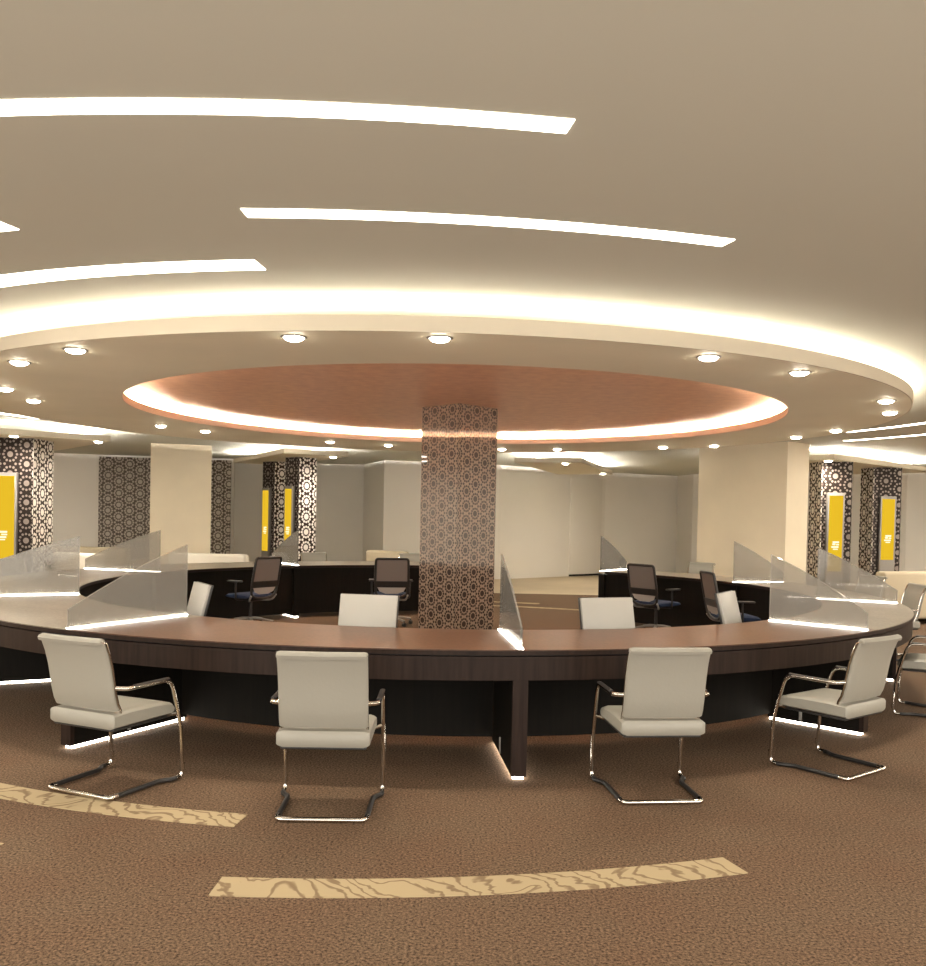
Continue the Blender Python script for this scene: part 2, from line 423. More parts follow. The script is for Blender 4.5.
lin(5.97, 6.08, 2, 24.3, 'thin ceiling light strip at far right, the upper and nearer of two')
lin(7.04, 7.15, 14, 31.8, 'thin ceiling light strip at far right, the lower and farther of two')
lin(6.26, 6.40, 152, 172, 'thin ceiling light strip at far left above the left square raft')
lin(6.35, 6.50, 112, 126, 'thin ceiling light strip left of the column above the middle left raft')
lin(6.80, 6.95, 54, 63, 'short thin ceiling light strip right of the column behind the raft rim')

for k, (a_, b_) in enumerate(((-74, -42), (-36, -4), (2, 31), (149, 178), (184, 216), (222, 254))):  # strips added out of view to brighten the walls and ceiling
    for q, rr in enumerate((9.3, 10.9)):
        lin(rr, rr + 0.34, a_, b_, 'added unseen fill light strip of the hall rim, %s sector, %s ring' % (ords6[k], ('inner', 'outer')[q]))

# ------------------------------------------------------------------ round ceiling raft
CO = (-0.361, 9.80); RO = 4.731; CI = (-0.097, 9.431); RI = 3.309; ZB = 2.547; ZT = 2.639; ZR = 2.668
raft = empty('round_ceiling_raft', (CO[0], CO[1], ZB)); tag(raft, 'large round taupe ceiling raft with an orange recess and glowing coves above the desk', 'ceiling raft')
def child_at(o, parent):
    o.parent = parent; o.matrix_parent_inverse = Matrix.Translation(parent.location).inverted(); return o
def ring2(ca, ra, cb, rb, z0, z1, n=240):
    """ring between circle a (inner) and circle b (outer) with different centres"""
    m = MB(); vs = []; fs = []
    for i in range(n):
        a = 2 * pi * i / n; c, s_ = cos(a), sin(a)
        vs += [(ca[0] + ra * c, ca[1] + ra * s_, z0), (cb[0] + rb * c, cb[1] + rb * s_, z0), (cb[0] + rb * c, cb[1] + rb * s_, z1), (ca[0] + ra * c, ca[1] + ra * s_, z1)]
    for i in range(n):
        j = (i + 1) % n
        for k in range(4):
            l = (k + 1) % 4; fs.append((4 * i + k, 4 * i + l, 4 * j + l, 4 * j + k))
    m.add(vs, fs); return m
child_at(ring2(CI, RI + 0.012, CO, RO - 0.012, ZB, ZB + 0.012).build('soffit', 'soffit'), raft)
m = MB(); m.sector(CO, RO - 0.012, RO, ZB, ZT, 0, 360, 240); child_at(m.build('fascia', 'fascia'), raft)
child_at(ring2(CI, RI + 0.30, CO, RO - 0.14, ZB + 0.012, ZB + 0.062).build('upper_deck', 'ceiling'), raft)
child_at(ring2(CO, RO - 0.16, CO, RO - 0.13, ZB + 0.062, ZB + 0.085).build('light_strip', 'e_cove'), raft)
m = MB(); m.sector(CI, RI, RI + 0.012, ZB, ZB + 0.070, 0, 360, 200); o = child_at(m.build('recess_rim', 'orange_lip'), raft); o['label'] = 'orange rim of the recess'
m = MB(); m.sector(CI, RI + 0.18, RI + 0.20, ZB + 0.035, ZB + 0.058, 0, 360, 160); child_at(m.build('light_strip', 'e_cove_in'), raft)
m = MB(); m.sector(CI, 0.0, RI + 0.30, ZR, ZR + 0.02, 0, 360, 200); o = child_at(m.build('recess_panel', 'orange'), raft); o['label'] = 'orange recess ceiling'
m = MB(); m.sector(CI, RI + 0.27, RI + 0.30, ZB + 0.012, ZR, 0, 360, 160); child_at(m.build('recess_wall', 'orange_lip'), raft)
# hanging rods from the ceiling
for k in range(8):
    a = 22.5 + 45 * k; x, y = P(4.05, a, (-0.23, 9.6))
    m = MB(); m.tube([(x, y, ZB + 0.03), (x, y, H)], 0.008, 8); child_at(m.build('hanger', 'silver'), raft)

# downlights
dl = empty('downlight', (0, 0, 0))
m = MB(); m.lathe([(0.060, 0.0), (0.078, 0.0), (0.080, -0.003), (0.074, -0.006), (0.062, -0.006), (0.060, -0.004)], n=28); m.build('trim_ring', 'white_plastic', dl)
m = MB(); m.lathe([(0.060, 0.0), (0.060, -0.008), (0.050, -0.018), (0.03, -0.025), (0.002, -0.027)], n=24); m.build('lens', 'e_down', dl)
ld = bpy.data.lights.new('downlight_lamp', 'SPOT'); ld.energy = W_DOWN; ld.color = (1.0, 0.90, 0.74); ld.spot_size = R_(165); ld.spot_blend = 1.0; ld.shadow_soft_size = 0.05
lo = bpy.data.objects.new('downlight_lamp', ld); COL.objects.link(lo); lo.parent = dl; lo.location = (0, 0, -0.034)
near_dl = [(-3.22, 6.40), (-2.58, 5.86), (-1.03, 5.29), (-0.16, 5.23), (1.54, 5.66), (2.31, 6.16), (3.54, 7.48), (3.95, 8.27)]
far_dl = [(-4.07, 7.85), (-4.23, 8.69), (-3.77, 10.99), (-3.40, 11.61), (-1.96, 12.90), (-1.15, 13.33), (0.57, 13.66), (1.40, 13.44), (2.83, 12.68), (3.44, 12.25), (4.02, 10.78), (4.15, 9.94)]
ords = ['first', 'second', 'third', 'fourth', 'fifth', 'sixth', 'seventh', 'eighth', 'ninth', 'tenth', 'eleventh', 'twelfth']
first = [True]
ld2 = ld.copy(); ld2.energy = 110.0
def put_down(x, y, z, label, group):
    o = dl if first[0] else copy_tree(dl); first[0] = False
    o.location = (x, y, z); tag(o, label, 'downlight', group)
    if 'rectangular' in group:
        for ch in o.children:
            if ch.type == 'LIGHT': ch.data = ld2
for i, (x, y) in enumerate(near_dl): put_down(x, y, ZB, 'bright downlight in the near rim of the round raft, %s from the left' % ords[i], 'downlights in the near half of the round raft')
for i, (x, y) in enumerate(far_dl): put_down(x, y, ZB, 'small downlight in the far rim of the round raft, %s from the left' % ords[i], 'downlights in the far half of the round raft')

# ------------------------------------------------------------------ four rectangular rafts
def rect_raft(near_left, d, width, length, label):
    """near_left corner, d = unit direction away from the desk; runs to the right along perp"""
    px, py = d[1], -d[0]
    an = math.atan2(py, px)
    t = empty('rectangular_ceiling_raft', (near_left[0], near_left[1], ZB), an); tag(t, label, 'ceiling raft', 'rectangular ceiling rafts around the hall')
    m = MB(); m.box((width / 2, length / 2, 0.006), (width, length, 0.012)); m.build('soffit', 'soffit', t)
    m = MB()
    for c, dd in (((width / 2, 0.006, 0.045), (width, 0.012, 0.09)), ((width / 2, length - 0.006, 0.045), (width, 0.012, 0.09)), ((0.006, length / 2, 0.045), (0.012, length - 0.024, 0.09)), ((width - 0.006, length / 2, 0.045), (0.012, length - 0.024, 0.09))): m.box(c, dd)
    m.build('fascia', 'fascia', t)
    i = 0.14
    m = MB()
    for c, dd in (((width / 2, i, 0.075), (width - 2 * i, 0.025, 0.02)), ((width / 2, length - i, 0.075), (width - 2 * i, 0.025, 0.02)), ((i, length / 2, 0.075), (0.025, length - 2 * i - 0.03, 0.02)), ((width - i, length / 2, 0.075), (0.025, length - 2 * i - 0.03, 0.02))): m.box(c, dd)
    m.build('light_strip', 'e_raft', t)
    m = MB(); m.box((width / 2, length / 2, 0.0385), (width - 0.18, length - 0.18, 0.053)); m.build('upper_deck', 'ceiling', t)
    for (hx, hy) in ((0.3, 0.4), (width - 0.3, 0.4), (0.3, length - 0.4), (width - 0.3, length - 0.4)):
        m = MB(); m.tube([(hx, hy, 0.03), (hx, hy, H - ZB)], 0.008, 8); m.build('hanger', 'silver', t)
    def loc(u, v): return (near_left[0] + px * u + d[0] * v, near_left[1] + py * u + d[1] * v)
    return loc
LA = rect_raft((-7.50, 12.20), (-0.625, 0.781), 2.55, 3.3, 'rectangular lit ceiling raft at the far left above the pillar with the large display')
LB = rect_raft((-3.20, 15.70), (-0.46, 0.888), 1.20, 3.9, 'rectangular lit ceiling raft left of the central column above two lattice pillars')
LC = rect_raft((0.956, 16.98), (0.29, 0.957), 1.30, 4.4, 'rectangular lit ceiling raft right of the central column with nothing below it')
LD = rect_raft((4.58, 16.10), (0.74, 0.673), 2.17, 4.4, 'rectangular lit ceiling raft at the far right above two lattice pillars')
for loc, u, v, lab in ((LA, 1.2, 0.10, 'small downlight at the edge of the far left raft, left one'), (LA, 2.4, 0.12, 'small downlight at the right corner of the far left raft'),
                       (LB, 1.0, 0.25, 'small downlight at the right corner of the raft left of the column'), (LC, 0.95, 0.2, 'small downlight at the near edge of the raft right of the column'),
                       (LC, 1.15, 3.9, 'small downlight at the far right corner of the raft right of the column'), (LD, 2.0, 0.15, 'small downlight at the near corner of the far right raft')):
    x, y = loc(u, v); put_down(x, y, ZB, lab, 'downlights in the rectangular rafts')

# ------------------------------------------------------------------ columns and pillars
def upright_box(name, mat, c, wx, wy, z0, z1, rz, label=None, cat=None, group=None, bevel=0.0, parent=None):
    m = MB(); m.box((0, 0, (z0 + z1) / 2), (wx, wy, z1 - z0))
    o = m.build(name, mat, parent, bevel=bevel); uv_box(o)
    if parent is None: o.location = (c[0], c[1], 0); o.rotation_euler = (0, 0, rz)
    if label: tag(o, label, cat, group)
    return o
cc = empty('central_column', (-0.06, 9.60, 0), R_(45)); tag(cc, 'square glazed column with a brown lattice pattern standing in the middle of the round desk', 'column')
upright_box('shaft', 'pat_column', None, 0.575, 0.575, 0.0, ZR, 0, parent=cc)
upright_box('beige_column', 'beige', (-5.47, 17.15), 1.10, 0.8, 0, H, R_(17), 'tall plain beige column at left beside the grey lattice wall', 'column', 'plain beige columns')
f0, f1 = Vector((3.98, 15.05)), Vector((4.97, 13.65)); dd = (f1 - f0).normalized(); nn = Vector((-dd.y, dd.x))
if nn.x < 0: nn = -nn
mid = (f0 + f1) / 2 + nn * 0.28
upright_box('beige_column', 'beige', mid, (f1 - f0).length, 0.56, 0, H, math.atan2(dd.y, dd.x), 'broad plain beige column at right behind the round desk', 'column', 'plain beige columns')

def pillar(c, w_, rz, label, lit, group='lattice pillars with yellow displays'):
    """lit = '+x' or '-x' local face painted in the lit lattice colours; display on the -y face"""
    t = empty('lattice_pillar', (c[0], c[1], 0), rz); tag(t, label, 'pillar', group)
    m = MB(); m.box((0, 0, (ZB - 0.001) / 2), (w_ - 0.03, w_ - 0.03, ZB - 0.001)); m.build('core', 'white_sofa', t)
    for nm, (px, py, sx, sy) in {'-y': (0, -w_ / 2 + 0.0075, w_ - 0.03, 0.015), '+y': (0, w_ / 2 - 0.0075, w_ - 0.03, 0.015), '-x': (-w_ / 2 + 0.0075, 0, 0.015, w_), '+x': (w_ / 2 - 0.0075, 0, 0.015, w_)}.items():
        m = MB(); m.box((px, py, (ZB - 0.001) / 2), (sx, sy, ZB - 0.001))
        o = m.build('lattice_panel', 'pat_pillar_lit' if nm == lit else 'pat_pillar_shade', t); uv_box(o)
def display(c, w_, rz, dw, dx, z0, z1, ys, label, mark=True):
    """ys = height where the yellow picture begins; stands against the pillar face"""
    t = empty('display_screen', (c[0], c[1], 0), rz); tag(t, label, 'display', 'yellow displays on the lattice pillars')
    y = -w_ / 2 - 0.03
    m = MB(); m.box((dx, y, (z0 + z1) / 2), (dw, 0.06, z1 - z0)); m.build('frame', 'silver', t, bevel=0.006)
    m = MB(); m.box((dx, y - 0.031, (ys + z1 - 0.05) / 2), (dw - 0.06, 0.008, z1 - 0.05 - ys)); sc_ = m.build('screen', 'e_yellow', t)
    zm = ys + (z1 - ys) * 0.33; k = dw - 0.06
    m = MB()
    for (u, v, a, bb) in ((0.04, 0.055, 0.46, 0.028), (-0.10, 0.02, 0.22, 0.030), (0.17, 0.015, 0.20, 0.022), (-0.02, -0.025, 0.52, 0.026), (0.02, -0.062, 0.36, 0.018)):
        m.box((dx + u * k, y - 0.036, zm + v), (a * k, 0.004, bb))
    m.build('white_lettering', 'e_white', sc_)
    m = MB(); m.box((dx, y - 0.034, z0 + (ys - z0) / 2), (dw - 0.06, 0.004, (ys - z0) * 0.8)); m.build('base_panel', 'silver', t)
    if z0 > 0.02:
        m = MB(); m.box((dx, y + 0.01, z0 / 2), (dw * 0.5, 0.04, z0)); m.build('stand', 'silver', t)
pillar((-6.85, 13.75), 0.65, 0, 'lattice pillar at the far left edge with a large yellow display', '+x')
display((-6.85, 13.75), 0.65, 0, 0.50, -0.15, 0.35, 2.02, 0.60, 'large yellow display on the pillar at the far left edge')
pillar((-3.11, 16.90), 0.42, R_(-40.4), 'bright lattice pillar left of the column, the nearer and right one of the pair', '+x')
display((-3.11, 16.90), 0.42, R_(-40.4), 0.25, -0.035, 0.45, 2.0, 0.75, 'narrow yellow display on the nearer of the two pillars left of the column')
pillar((-3.91, 18.50), 0.41, R_(-40.4), 'lattice pillar left of the column, the farther and left one of the pair', '+x')
display((-3.91, 18.50), 0.41, R_(-40.4), 0.25, -0.02, 0.45, 2.0, 0.70, 'narrow yellow display on the farther of the two pillars left of the column')
pillar((6.27, 15.16), 0.52, 0, 'lattice pillar right of the broad beige column, the nearer and left one of the pair', '-x')
display((6.27, 15.16), 0.52, 0, 0.29, -0.03, 0.45, 2.02, 0.70, 'yellow display on the nearer of the two pillars at the right')
pillar((7.74, 16.46), 0.52, 0, 'lattice pillar at the right, the farther and right one of the pair', '-x')
display((7.74, 16.46), 0.52, 0, 0.29, 0.0, 0.62, 2.02, 0.86, 'yellow display on the farther pillar at the right above a grey base panel')

# ------------------------------------------------------------------ round desk
RD, RDI = 4.657, 3.730
CI_ = (-0.11, 9.60)            # centre of the inner edge
A0, A1 = -270, 54.8
desk = empty('round_reception_desk', (C0[0], C0[1], 0)); tag(desk, 'huge ring-shaped reception desk with speckled stone top and dark walnut panels', 'desk')
def dchild(m, name, mat, parent=desk, **k):
    vs = [(x - C0[0], y - C0[1], z) for x, y, z in m.v]; m.v = vs
    return m.build(name, mat, parent, **k)
def sector2(m, di, do, z0, z1, a0=A0, a1=A1, n=300):
    """desk-shaped ring from inner edge + di to outer edge - do"""
    vs = []
    for i in range(n + 1):
        a = R_(a0 + (a1 - a0) * i / n); c, s_ = cos(a), sin(a); ra, rb = RDI + di, RD - do
        p0 = (CI_[0] + ra * c, CI_[1] + ra * s_); p1 = (C0[0] + rb * c, C0[1] + rb * s_)
        vs += [(*p0, z0), (*p1, z0), (*p1, z1), (*p0, z1)]
    fs = []
    for i in range(n):
        for k in range(4):
            l = (k + 1) % 4; fs.append((4 * i + k, 4 * i + l, 4 * i + 4 + l, 4 * i + 4 + k))
    fs += [(3, 2, 1, 0), (4 * n, 4 * n + 1, 4 * n + 2, 4 * n + 3)]
    m.add(vs, fs)
for a_, b_, mt_, lb_ in ((-117.4, -45.0, 'stone', 'speckled stone worktop with the orange recess reflection painted in'), (-270, -117.4, 'stone_pale', 'beige speckled stone worktop'), (-45.0, A1, 'stone_pale', 'beige speckled stone worktop')):  # front bays: orange reflection of the recess put into the stone colour
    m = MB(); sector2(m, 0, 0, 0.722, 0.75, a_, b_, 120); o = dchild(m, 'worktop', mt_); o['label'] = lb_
m = MB(); m.sector(C0, RD, RD + 0.006, 0.720, 0.745, A0, A1, 300); m.sector(CI_, RDI - 0.006, RDI, 0.720, 0.745, A0, A1, 300); dchild(m, 'edge_band', 'wood')
m = MB(); sector2(m, 0.03, 0.03, 0.708, 0.722); dchild(m, 'shadow_gap', 'gap')
m = MB(); m.sector(C0, RD - 0.035, RD - 0.005, 0.575, 0.710, A0, A1, 300); dchild(m, 'apron', 'wood')
m = MB(); sector2(m, 0.07, 0.036, 0.69, 0.708); dchild(m, 'underside', 'black_wood')
# inner and outer foot of every radial panel, with the label of the glass screen above it (None = no screen)
PARTS = [((0.26, 5.89), (0.345, 5.02), 'narrow edge-on glass screen on the desk just right of the central column'),
 ((-1.98, 6.37), (-2.45, 5.49), 'large curved-top glass screen on the desk at left, nearest of the left ones'),
 ((-3.35, 7.75), (-4.33, 7.29), 'glass screen at the left edge of the photo in front of the lattice pillar'),
 ((-3.66, 10.72), (-4.72, 11.06), 'glass screen on the left side of the desk in front of the left beige column'),
 ((-2.34, 12.59), (-2.90, 13.46), 'small far glass screen left of the column in front of the two lattice pillars'),
 ((2.36, 6.78), (2.89, 6.27), 'large curved-top glass screen on the desk at right, nearest of the right ones'),
 ((3.54, 8.83), (4.19, 8.49), 'glass screen on the right side of the desk before the right lattice pillars'),
 ((3.36, 10.97), (4.06, 11.18), 'glass screen on the desk in front of the broad beige column'),
 ((1.98, 12.69), (2.47, 13.33), 'small far glass screen at the end of the desk right of the column'),
 ((-0.17, 13.33), (-0.38, 14.25), None)]
def ang(p, c): return math.degrees(math.atan2(p[1] - c[1], p[0] - c[0]))
ia = sorted([((ang(a_, CI_) + 270) % 360) - 270 for a_, b_, l_ in PARTS])
for i in range(len(ia) - 1):
    m = MB(); m.sector(CI_, RDI + 0.07, RDI + 0.09, 0.055, 0.70, ia[i] + 0.75, ia[i + 1] - 0.75); dchild(m, 'modesty_panel', 'black_wood')
for pa, pb, lab in PARTS:
    va, vb = Vector(pa), Vector(pb); ln = (vb - va).length; an = math.atan2(pb[1] - pa[1], pb[0] - pa[0])
    T = Matrix.Translation((pa[0], pa[1], 0)) @ Matrix.Rotation(an, 4, 'Z')
    m = MB(); m.box((0.03 + (ln - 0.045) / 2, 0, 0.365), (ln - 0.045, 0.085, 0.685), T); pn = dchild(m, 'radial_panel', 'black_wood')
    m = MB(); m.box((ln - 0.012, 0, 0.366), (0.030, 0.088, 0.688), T); dchild(m, 'end_post', 'wood', pn)
    m = MB(); m.box((0.04 + (ln - 0.06) / 2, 0, 0.013), (ln - 0.06, 0.060, 0.024), T); dchild(m, 'light_strip', 'e_plinth', pn)
    for sd in (-1, 1):
        m = MB(); m.box((ln - 0.45, sd * 0.046, 0.085), (0.022, 0.010, 0.10), T); dchild(m, 'bracket', 'white_plastic', pn, bevel=0.002)

# glass screens on the radial panels
for pa, pb, lab in PARTS:
    if not lab: continue
    an = math.atan2(pb[1] - pa[1], pb[0] - pa[0]); ln = math.hypot(pb[0] - pa[0], pb[1] - pa[1])
    L0, L1 = 0.0, ln - 0.01; n = 14; th = 0.006
    prof = [(L0, 0.752), (L1, 0.752), (L1, 0.752 + 0.12)]
    for i in range(1, n + 1):
        t = i / n; prof.append((L1 + (L0 - L1) * t, 0.752 + 0.12 + 0.385 * (1.25 * t - 0.25 * t * t)))
    t0 = ((pa[0] + pb[0]) / 2, (pa[1] + pb[1]) / 2)
    root = empty('glass_screen', (t0[0], t0[1], 0.75), an); tag(root, lab, 'glass screen', 'glass screens on the round desk')
    mid_ = (L0 + L1) / 2; m = MB(); k = len(prof)
    vs = [(x - mid_, -th, z - 0.75) for x, z in prof] + [(x - mid_, th, z - 0.75) for x, z in prof]
    m.add(vs, [tuple(range(k)), tuple(range(2 * k - 1, k - 1, -1))] + [(i, (i + 1) % k, k + (i + 1) % k, k + i) for i in range(k)])
    m.build('pane', 'glass', root)
    for sd in (-1, 1):
        m = MB(); m.box((0, sd * 0.010, 0.003), (L1 - L0, 0.008, 0.005)); m.build('light_strip', 'e_glass', root)

# ------------------------------------------------------------------ visitor chair
def visitor_chair():
    t = empty('visitor_chair', (0, 0, 0))
    # seat cushion
    pr = [(y, z + 0.022) for y, z in [(-0.215, 0.340), (-0.228, 0.360), (-0.228, 0.402), (-0.215, 0.420), (-0.10, 0.426), (0.05, 0.424), (0.17, 0.418), (0.215, 0.404), (0.236, 0.378), (0.228, 0.350), (0.20, 0.340)]]
    m = MB(); m.sweep_x(pr, 0.455, 0.03); m.build('seat', 'leather', t)
    m = MB(); m.box((0, 0, 0.355), (0.42, 0.41, 0.014)); m.build('seat_pan', 'black', t, bevel=0.004)
    # backrest with rolled top edge
    fr = [(-0.178, 0.455), (-0.196, 0.49), (-0.212, 0.55), (-0.222, 0.61), (-0.236, 0.68), (-0.256, 0.75), (-0.282, 0.812)]
    bk = [(y - 0.026, z) for y, z in fr]
    top = [(-0.279, 0.828), (-0.286, 0.838), (-0.300, 0.843), (-0.318, 0.838), (-0.328, 0.824), (-0.322, 0.808)]
    prof = fr + top + bk[::-1]
    m = MB(); m.sweep_x(prof, 0.435, 0.016, bow=0.012); m.build('backrest', 'leather', t)
    # side rails of the backrest
    for sx in (-1, 1):
        pts = [(sx * 0.210, y + 0.018, z) for y, z in [(-0.17, 0.37), (-0.172, 0.42)] + fr] + [(sx * 0.210, -0.300, 0.826)]
        m = MB(); m.tube(pts, 0.008, 8); m.build('side_rail', 'chrome', t)
        # one continuous arm and leg tube
        leg = fillet([(sx * 0.212, -0.196, 0.575), (sx * 0.262, -0.16, 0.572), (sx * 0.262, 0.155, 0.572), (sx * 0.262, 0.235, 0.30), (sx * 0.262, 0.245, 0.10), (sx * 0.262, 0.250, 0.013), (sx * 0.262, 0.19, 0.013)], [0.02, 0.06, 0.10, 0.05, 0.05])
        m = MB(); m.tube(leg, 0.0115, 10); m.build('leg', 'chrome', t)
        m = MB(); m.tube([(sx * 0.262, -0.12, 0.581), (sx * 0.262, 0.13, 0.581)], 0.0135, 8, flat=0.45); m.build('arm_pad', 'black', t)
        m = MB(); m.tube([(sx * 0.262, 0.212, 0.375), (sx * 0.20, 0.19, 0.358)], 0.009, 8); m.build('seat_bracket', 'chrome', t)
        run = fillet([(sx * 0.262, 0.20, 0.014), (sx * 0.262, 0.17, 0.014), (sx * 0.222, 0.12, 0.014), (sx * 0.218, -0.18, 0.014)], 0.03)
        m = MB(); m.tube(run, 0.013, 10); m.build('runner', 'black', t)
        m = MB(); m.tube([(sx * 0.262, 0.251, 0.085), (sx * 0.262, 0.251, 0.05)], 0.0135, 10); m.build('collar', 'chrome', t)
    bar = fillet([(-0.218, -0.17, 0.014), (-0.218, -0.235, 0.014), (0.218, -0.235, 0.014), (0.218, -0.17, 0.014)], 0.035)
    m = MB(); m.tube(bar, 0.0125, 10); m.build('rear_bar', 'chrome', t)
    return t
vc = visitor_chair(); vfirst = [True]
GV = 'white cantilever visitor chairs around the round desk'
def put_vc(x, y, face, label):
    """x,y centre; face = compass degrees of the sitter's gaze (0 = +X)"""
    o = vc if vfirst[0] else copy_tree(vc); vfirst[0] = False
    o.location = (x, y, 0.004 if x < -1.8 and y < 5 else 0); o.rotation_euler = (0, 0, R_(face - 90)); tag(o, label, 'chair', GV)
put_vc(-1.885, 4.80, 66, 'white cantilever visitor chair, leftmost of the front row, standing on the carpet strip')
put_vc(-0.665, 4.50, 91, 'white cantilever visitor chair seen from behind, second from the left in the front row')
put_vc(1.060, 4.875, 96, 'white cantilever visitor chair just right of the middle desk post')
put_vc(2.300, 5.44, 127, 'white cantilever visitor chair turned to the left beside the right lit desk panel')
put_vc(3.78, 7.08, 150, 'white visitor chair cut by the right edge, its chrome front legs and seat showing')
put_vc(4.84, 9.95, 178, 'white visitor chair at the right edge behind the desk, only its back and arm showing')
put_vc(5.05, 11.35, 200, 'white chair seen through the right glass screen before the lattice pillars')
put_vc(3.62, 13.85, 228, 'white chair back showing over the desk in front of the broad beige column')
put_vc(-2.38, 14.55, -66, 'white chair back showing over the far desk right of the near lattice pillar')
put_vc(-0.86, 14.95, -86, 'white chair back showing over the far desk left of the central column')
put_vc(-5.55, 11.30, -16, 'white rounded chair back behind the desk at the left edge')

# ------------------------------------------------------------------ office chair
def office_chair():
    t = empty('office_chair', (0, 0, 0))
    base = None
    m = MB(); m.lathe([(0.030, 0.075), (0.038, 0.085), (0.036, 0.125), (0.028, 0.13)], n=16); hub = m.build('hub', 'white_plastic', t)
    for k in range(5):
        a = R_(90 + 72 * k); c_, s_ = cos(a), sin(a)
        m = MB(); m.tube([(0.02 * c_, 0.02 * s_, 0.115), (0.15 * c_, 0.15 * s_, 0.105), (0.295 * c_, 0.295 * s_, 0.078)], 0.019, 8, flat=0.7); m.build('base_arm', 'white_plastic', t)
        m = MB(); q = (0.30 * c_, 0.30 * s_)
        T = Matrix.Translation((q[0], q[1], 0.028)) @ Matrix.Rotation(a, 4, 'Z') @ Matrix.Rotation(pi / 2, 4, 'Y')
        m.lathe([(0.010, -0.022), (0.027, -0.020), (0.028, 0), (0.027, 0.020), (0.010, 0.022)], n=14, mat=T)
        m.tube([(q[0], q[1], 0.03), (q[0], q[1], 0.08)], 0.008, 6); m.build('castor', 'black', t)
    m = MB(); m.tube([(0, 0, 0.12), (0, 0, 0.36)], 0.022, 12); m.build('gas_lift', 'black', t)
    pr = [(-0.20, 0.385), (-0.225, 0.41), (-0.215, 0.435), (-0.10, 0.445), (0.10, 0.445), (0.20, 0.435), (0.235, 0.41), (0.22, 0.385), (0.1, 0.375), (-0.1, 0.375)]
    m = MB(); m.sweep_x(pr, 0.46, 0.04); m.build('seat', 'blue', t)
    m = MB(); m.box((0, 0, 0.362), (0.22, 0.24, 0.03)); m.build('seat_mechanism', 'black', t, bevel=0.008)
    # pale yoke under the seat that carries the backrest
    yk = fillet([(-0.215, -0.245, 0.43), (-0.20, -0.19, 0.355), (-0.08, -0.07, 0.352), (0.08, -0.07, 0.352), (0.20, -0.19, 0.355), (0.215, -0.245, 0.43)], 0.05)
    m = MB(); m.tube(yk, 0.013, 8); m.build('yoke', 'white_plastic', t)
    # backrest: leaning frame with mesh
    def by(z): return -0.235 - (z - 0.43) * 0.20
    W = 0.215
    fr = fillet([(0, by(0.915), 0.915), (W, by(0.915), 0.915), (W + 0.008, by(0.60), 0.60), (W - 0.01, by(0.44), 0.44), (0.14, by(0.40), 0.40), (0, by(0.385), 0.385), (-0.14, by(0.40), 0.40), (-W + 0.01, by(0.44), 0.44), (-W - 0.008, by(0.60), 0.60), (-W, by(0.915), 0.915), (-0.0001, by(0.915), 0.915)], 0.035)
    m = MB(); m.tube(fr[:-1], 0.017, 8, closed=True); bf = m.build('back_frame', 'black', t)
    m = MB(); vs = [(-0.205, by(0.61), 0.61), (0.205, by(0.61), 0.61), (0.20, by(0.905), 0.905), (-0.20, by(0.905), 0.905)]
    vs = [(x, y + 0.003, z) for x, y, z in vs] + [(x, y - 0.003, z) for x, y, z in vs]
    qf = [(0, 1, 2, 3), (7, 6, 5, 4), (0, 4, 5, 1), (1, 5, 6, 2), (2, 6, 7, 3), (3, 7, 4, 0)]
    m.add(vs, qf); m.build('back_mesh', 'mesh', t)
    m = MB(); vs = [(-0.21, by(0.53), 0.53), (0.21, by(0.53), 0.53), (0.21, by(0.615), 0.615), (-0.21, by(0.615), 0.615)]
    vs = [(x, y + 0.010, z) for x, y, z in vs] + [(x, y - 0.010, z) for x, y, z in vs]
    m.add(vs, qf); m.build('back_bar', 'black', t)
    m = MB(); pts = [(-0.19, 0.53), (-0.16, 0.475), (-0.08, 0.445), (0.08, 0.445), (0.16, 0.475), (0.19, 0.53)]
    n = len(pts); vs = [(x, by(z) + 0.004, z) for x, z in pts] + [(x, by(z) - 0.004, z) for x, z in pts]
    m.add(vs, [tuple(range(n)), tuple(range(2 * n - 1, n - 1, -1))] + [(i, (i + 1) % n, n + (i + 1) % n, n + i) for i in range(n)]); m.build('lumbar_panel', 'lumbar', t)
    for sx in (-1, 1):
        m = MB(); m.tube(fillet([(sx * 0.10, 0.0, 0.36), (sx * 0.255, 0.0, 0.37), (sx * 0.262, -0.01, 0.60)], 0.03), 0.012, 8); m.build('arm_post', 'black', t)
        m = MB(); m.box((sx * 0.262, 0.01, 0.607), (0.07, 0.23, 0.022)); m.build('arm_pad', 'black', t, bevel=0.008)
    return t
oc = office_chair(); ofirst = [True]
for (x, y, face, lab) in ((-2.76, 11.55, 146, 'black mesh office chair with blue seat, leftmost of the staff chairs, turned to the left'),
                          (-0.97, 12.05, 97, 'black mesh office chair seen straight from behind just left of the central column'),
                          (2.56, 11.62, 38, 'black mesh office chair with blue seat right of the column, turned to the right'),
                          (3.12, 10.10, 4, 'black mesh office chair seen nearly side-on behind the rightmost monitor')):
    o = oc if ofirst[0] else copy_tree(oc); ofirst[0] = False
    o.location = (x, y, 0); o.rotation_euler = (0, 0, R_(face - 90)); tag(o, lab, 'office chair', 'staff chairs inside the round desk')

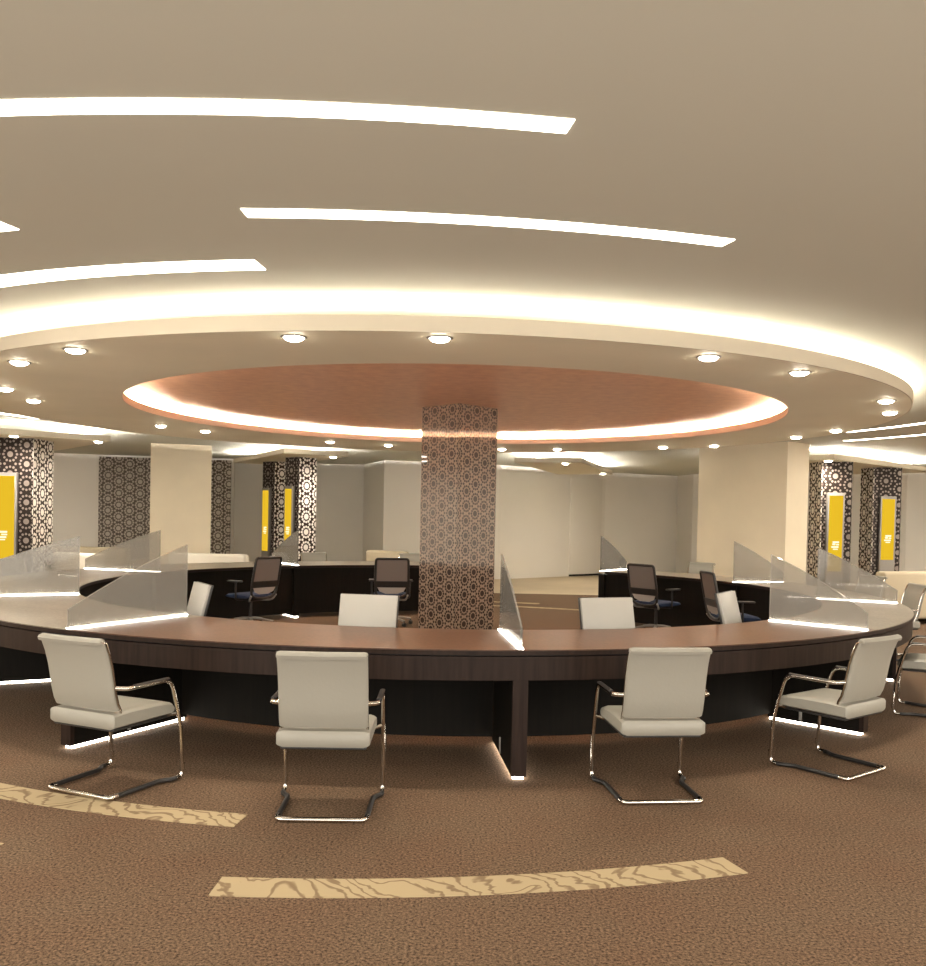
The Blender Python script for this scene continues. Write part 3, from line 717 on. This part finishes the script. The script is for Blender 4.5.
# ------------------------------------------------------------------ monitors clamped to the inner edge of the desk
def monitor(tilt=14):
    t = empty('monitor', (0, 0, 0.75))      # local +Y points outwards from the ring (to the visitors): white back faces +Y
    T = Matrix.Translation((0, -0.050, 0.045)) @ Matrix.Rotation(R_(tilt), 4, 'X')
    m = MB(); m.box((0, 0.006, 0.02), (0.40, 0.022, 0.28), T); m.build('back_cover', 'white_plastic', t, bevel=0.004)
    m = MB(); m.box((0, -0.013, 0.022), (0.41, 0.016, 0.29), T); m.build('bezel', 'black', t, bevel=0.003)
    m = MB(); m.box((0, -0.0215, 0.024), (0.385, 0.003, 0.255), T); m.build('screen', 'screen_black', t)
    m = MB(); m.tube([(0, -0.075, -0.04), (0, -0.03, -0.055), (0, 0.012, -0.045)], 0.014, 8); m.box((0, 0.03, -0.037), (0.10, 0.06, 0.012)); m.build('clamp_arm', 'black', t)
    return t
mn = monitor(); mfirst = [True]
for (x, y, a, lab) in ((-2.03, 6.63, -148, 'leaning white-backed monitor at the left glass screen, partly behind it'), (-0.643, 5.945, -99, 'white-backed monitor left of the central column, in front of the staff chair'),
                 (1.033, 6.085, -72, 'white-backed monitor right of the column, in front of the blue-seated chair'), (2.12, 6.82, -34, 'narrow-looking white-backed monitor at the right glass screen')):
    o = mn if mfirst[0] else copy_tree(mn); mfirst[0] = False
    o.location = (x, y, 0.75); o.rotation_euler = (0, 0, R_(a - 90)); tag(o, lab, 'monitor', 'staff monitors on the round desk')

# ------------------------------------------------------------------ lounge seating in the background
def sofa(c, rz, w_, mat, label, name='sofa', h=0.80, cat='sofa', grp=None):
    t = empty(name, (c[0], c[1], 0), rz); tag(t, label, cat, grp)
    m = MB(); m.box((0, 0, 0.20), (w_ - 0.30, 0.74, 0.24)); m.build('base', mat, t, bevel=0.02)
    m = MB(); m.box((0, -0.32, 0.44), (w_ - 0.02, 0.20, h - 0.08)); m.build('backrest', mat, t, bevel=0.05, segs=3)
    n = max(1, round((w_ - 0.3) / 0.65)); cw = (w_ - 0.32) / n
    for k in range(n):
        m = MB(); m.box((-(w_ - 0.32) / 2 + cw * (k + 0.5), 0.08, 0.385), (cw - 0.01, 0.60, 0.13)); m.build('seat_cushion', mat, t, bevel=0.035, segs=3)
    for sx in (-1, 1):
        m = MB(); m.box((sx * (w_ / 2 - 0.08), 0.06, 0.32), (0.16, 0.62, 0.50)); m.build('armrest', mat, t, bevel=0.04, segs=3)
        for sy in (-1, 1):
            m = MB(); m.box((sx * (w_ / 2 - 0.20), sy * 0.30, 0.04), (0.05, 0.05, 0.08)); m.build('foot', 'black', t)
sofa((7.15, 13.9), R_(20), 2.2, 'sofa', 'beige sofa at the right edge behind the desk, its back towards the viewer', grp='beige lounge seats')
sofa((-1.62, 16.9), R_(150), 0.95, 'sofa', 'cream armchair left of the central column beyond the far desk', 'armchair', cat='armchair', grp='beige lounge seats')
sofa((-7.0, 16.6), R_(-10), 2.0, 'sofa', 'beige sofa beyond the desk at left under the grey lattice wall', grp='beige lounge seats')
sofa((-4.15, 14.9), R_(-6), 1.35, 'white_sofa', 'long white sofa showing over the far desk right of the left beige column', grp=None)
sofa((-5.9, 14.2), R_(-25), 1.0, 'white_sofa', 'white armchair seen through the left glass screens beyond the desk', 'armchair', cat='armchair')
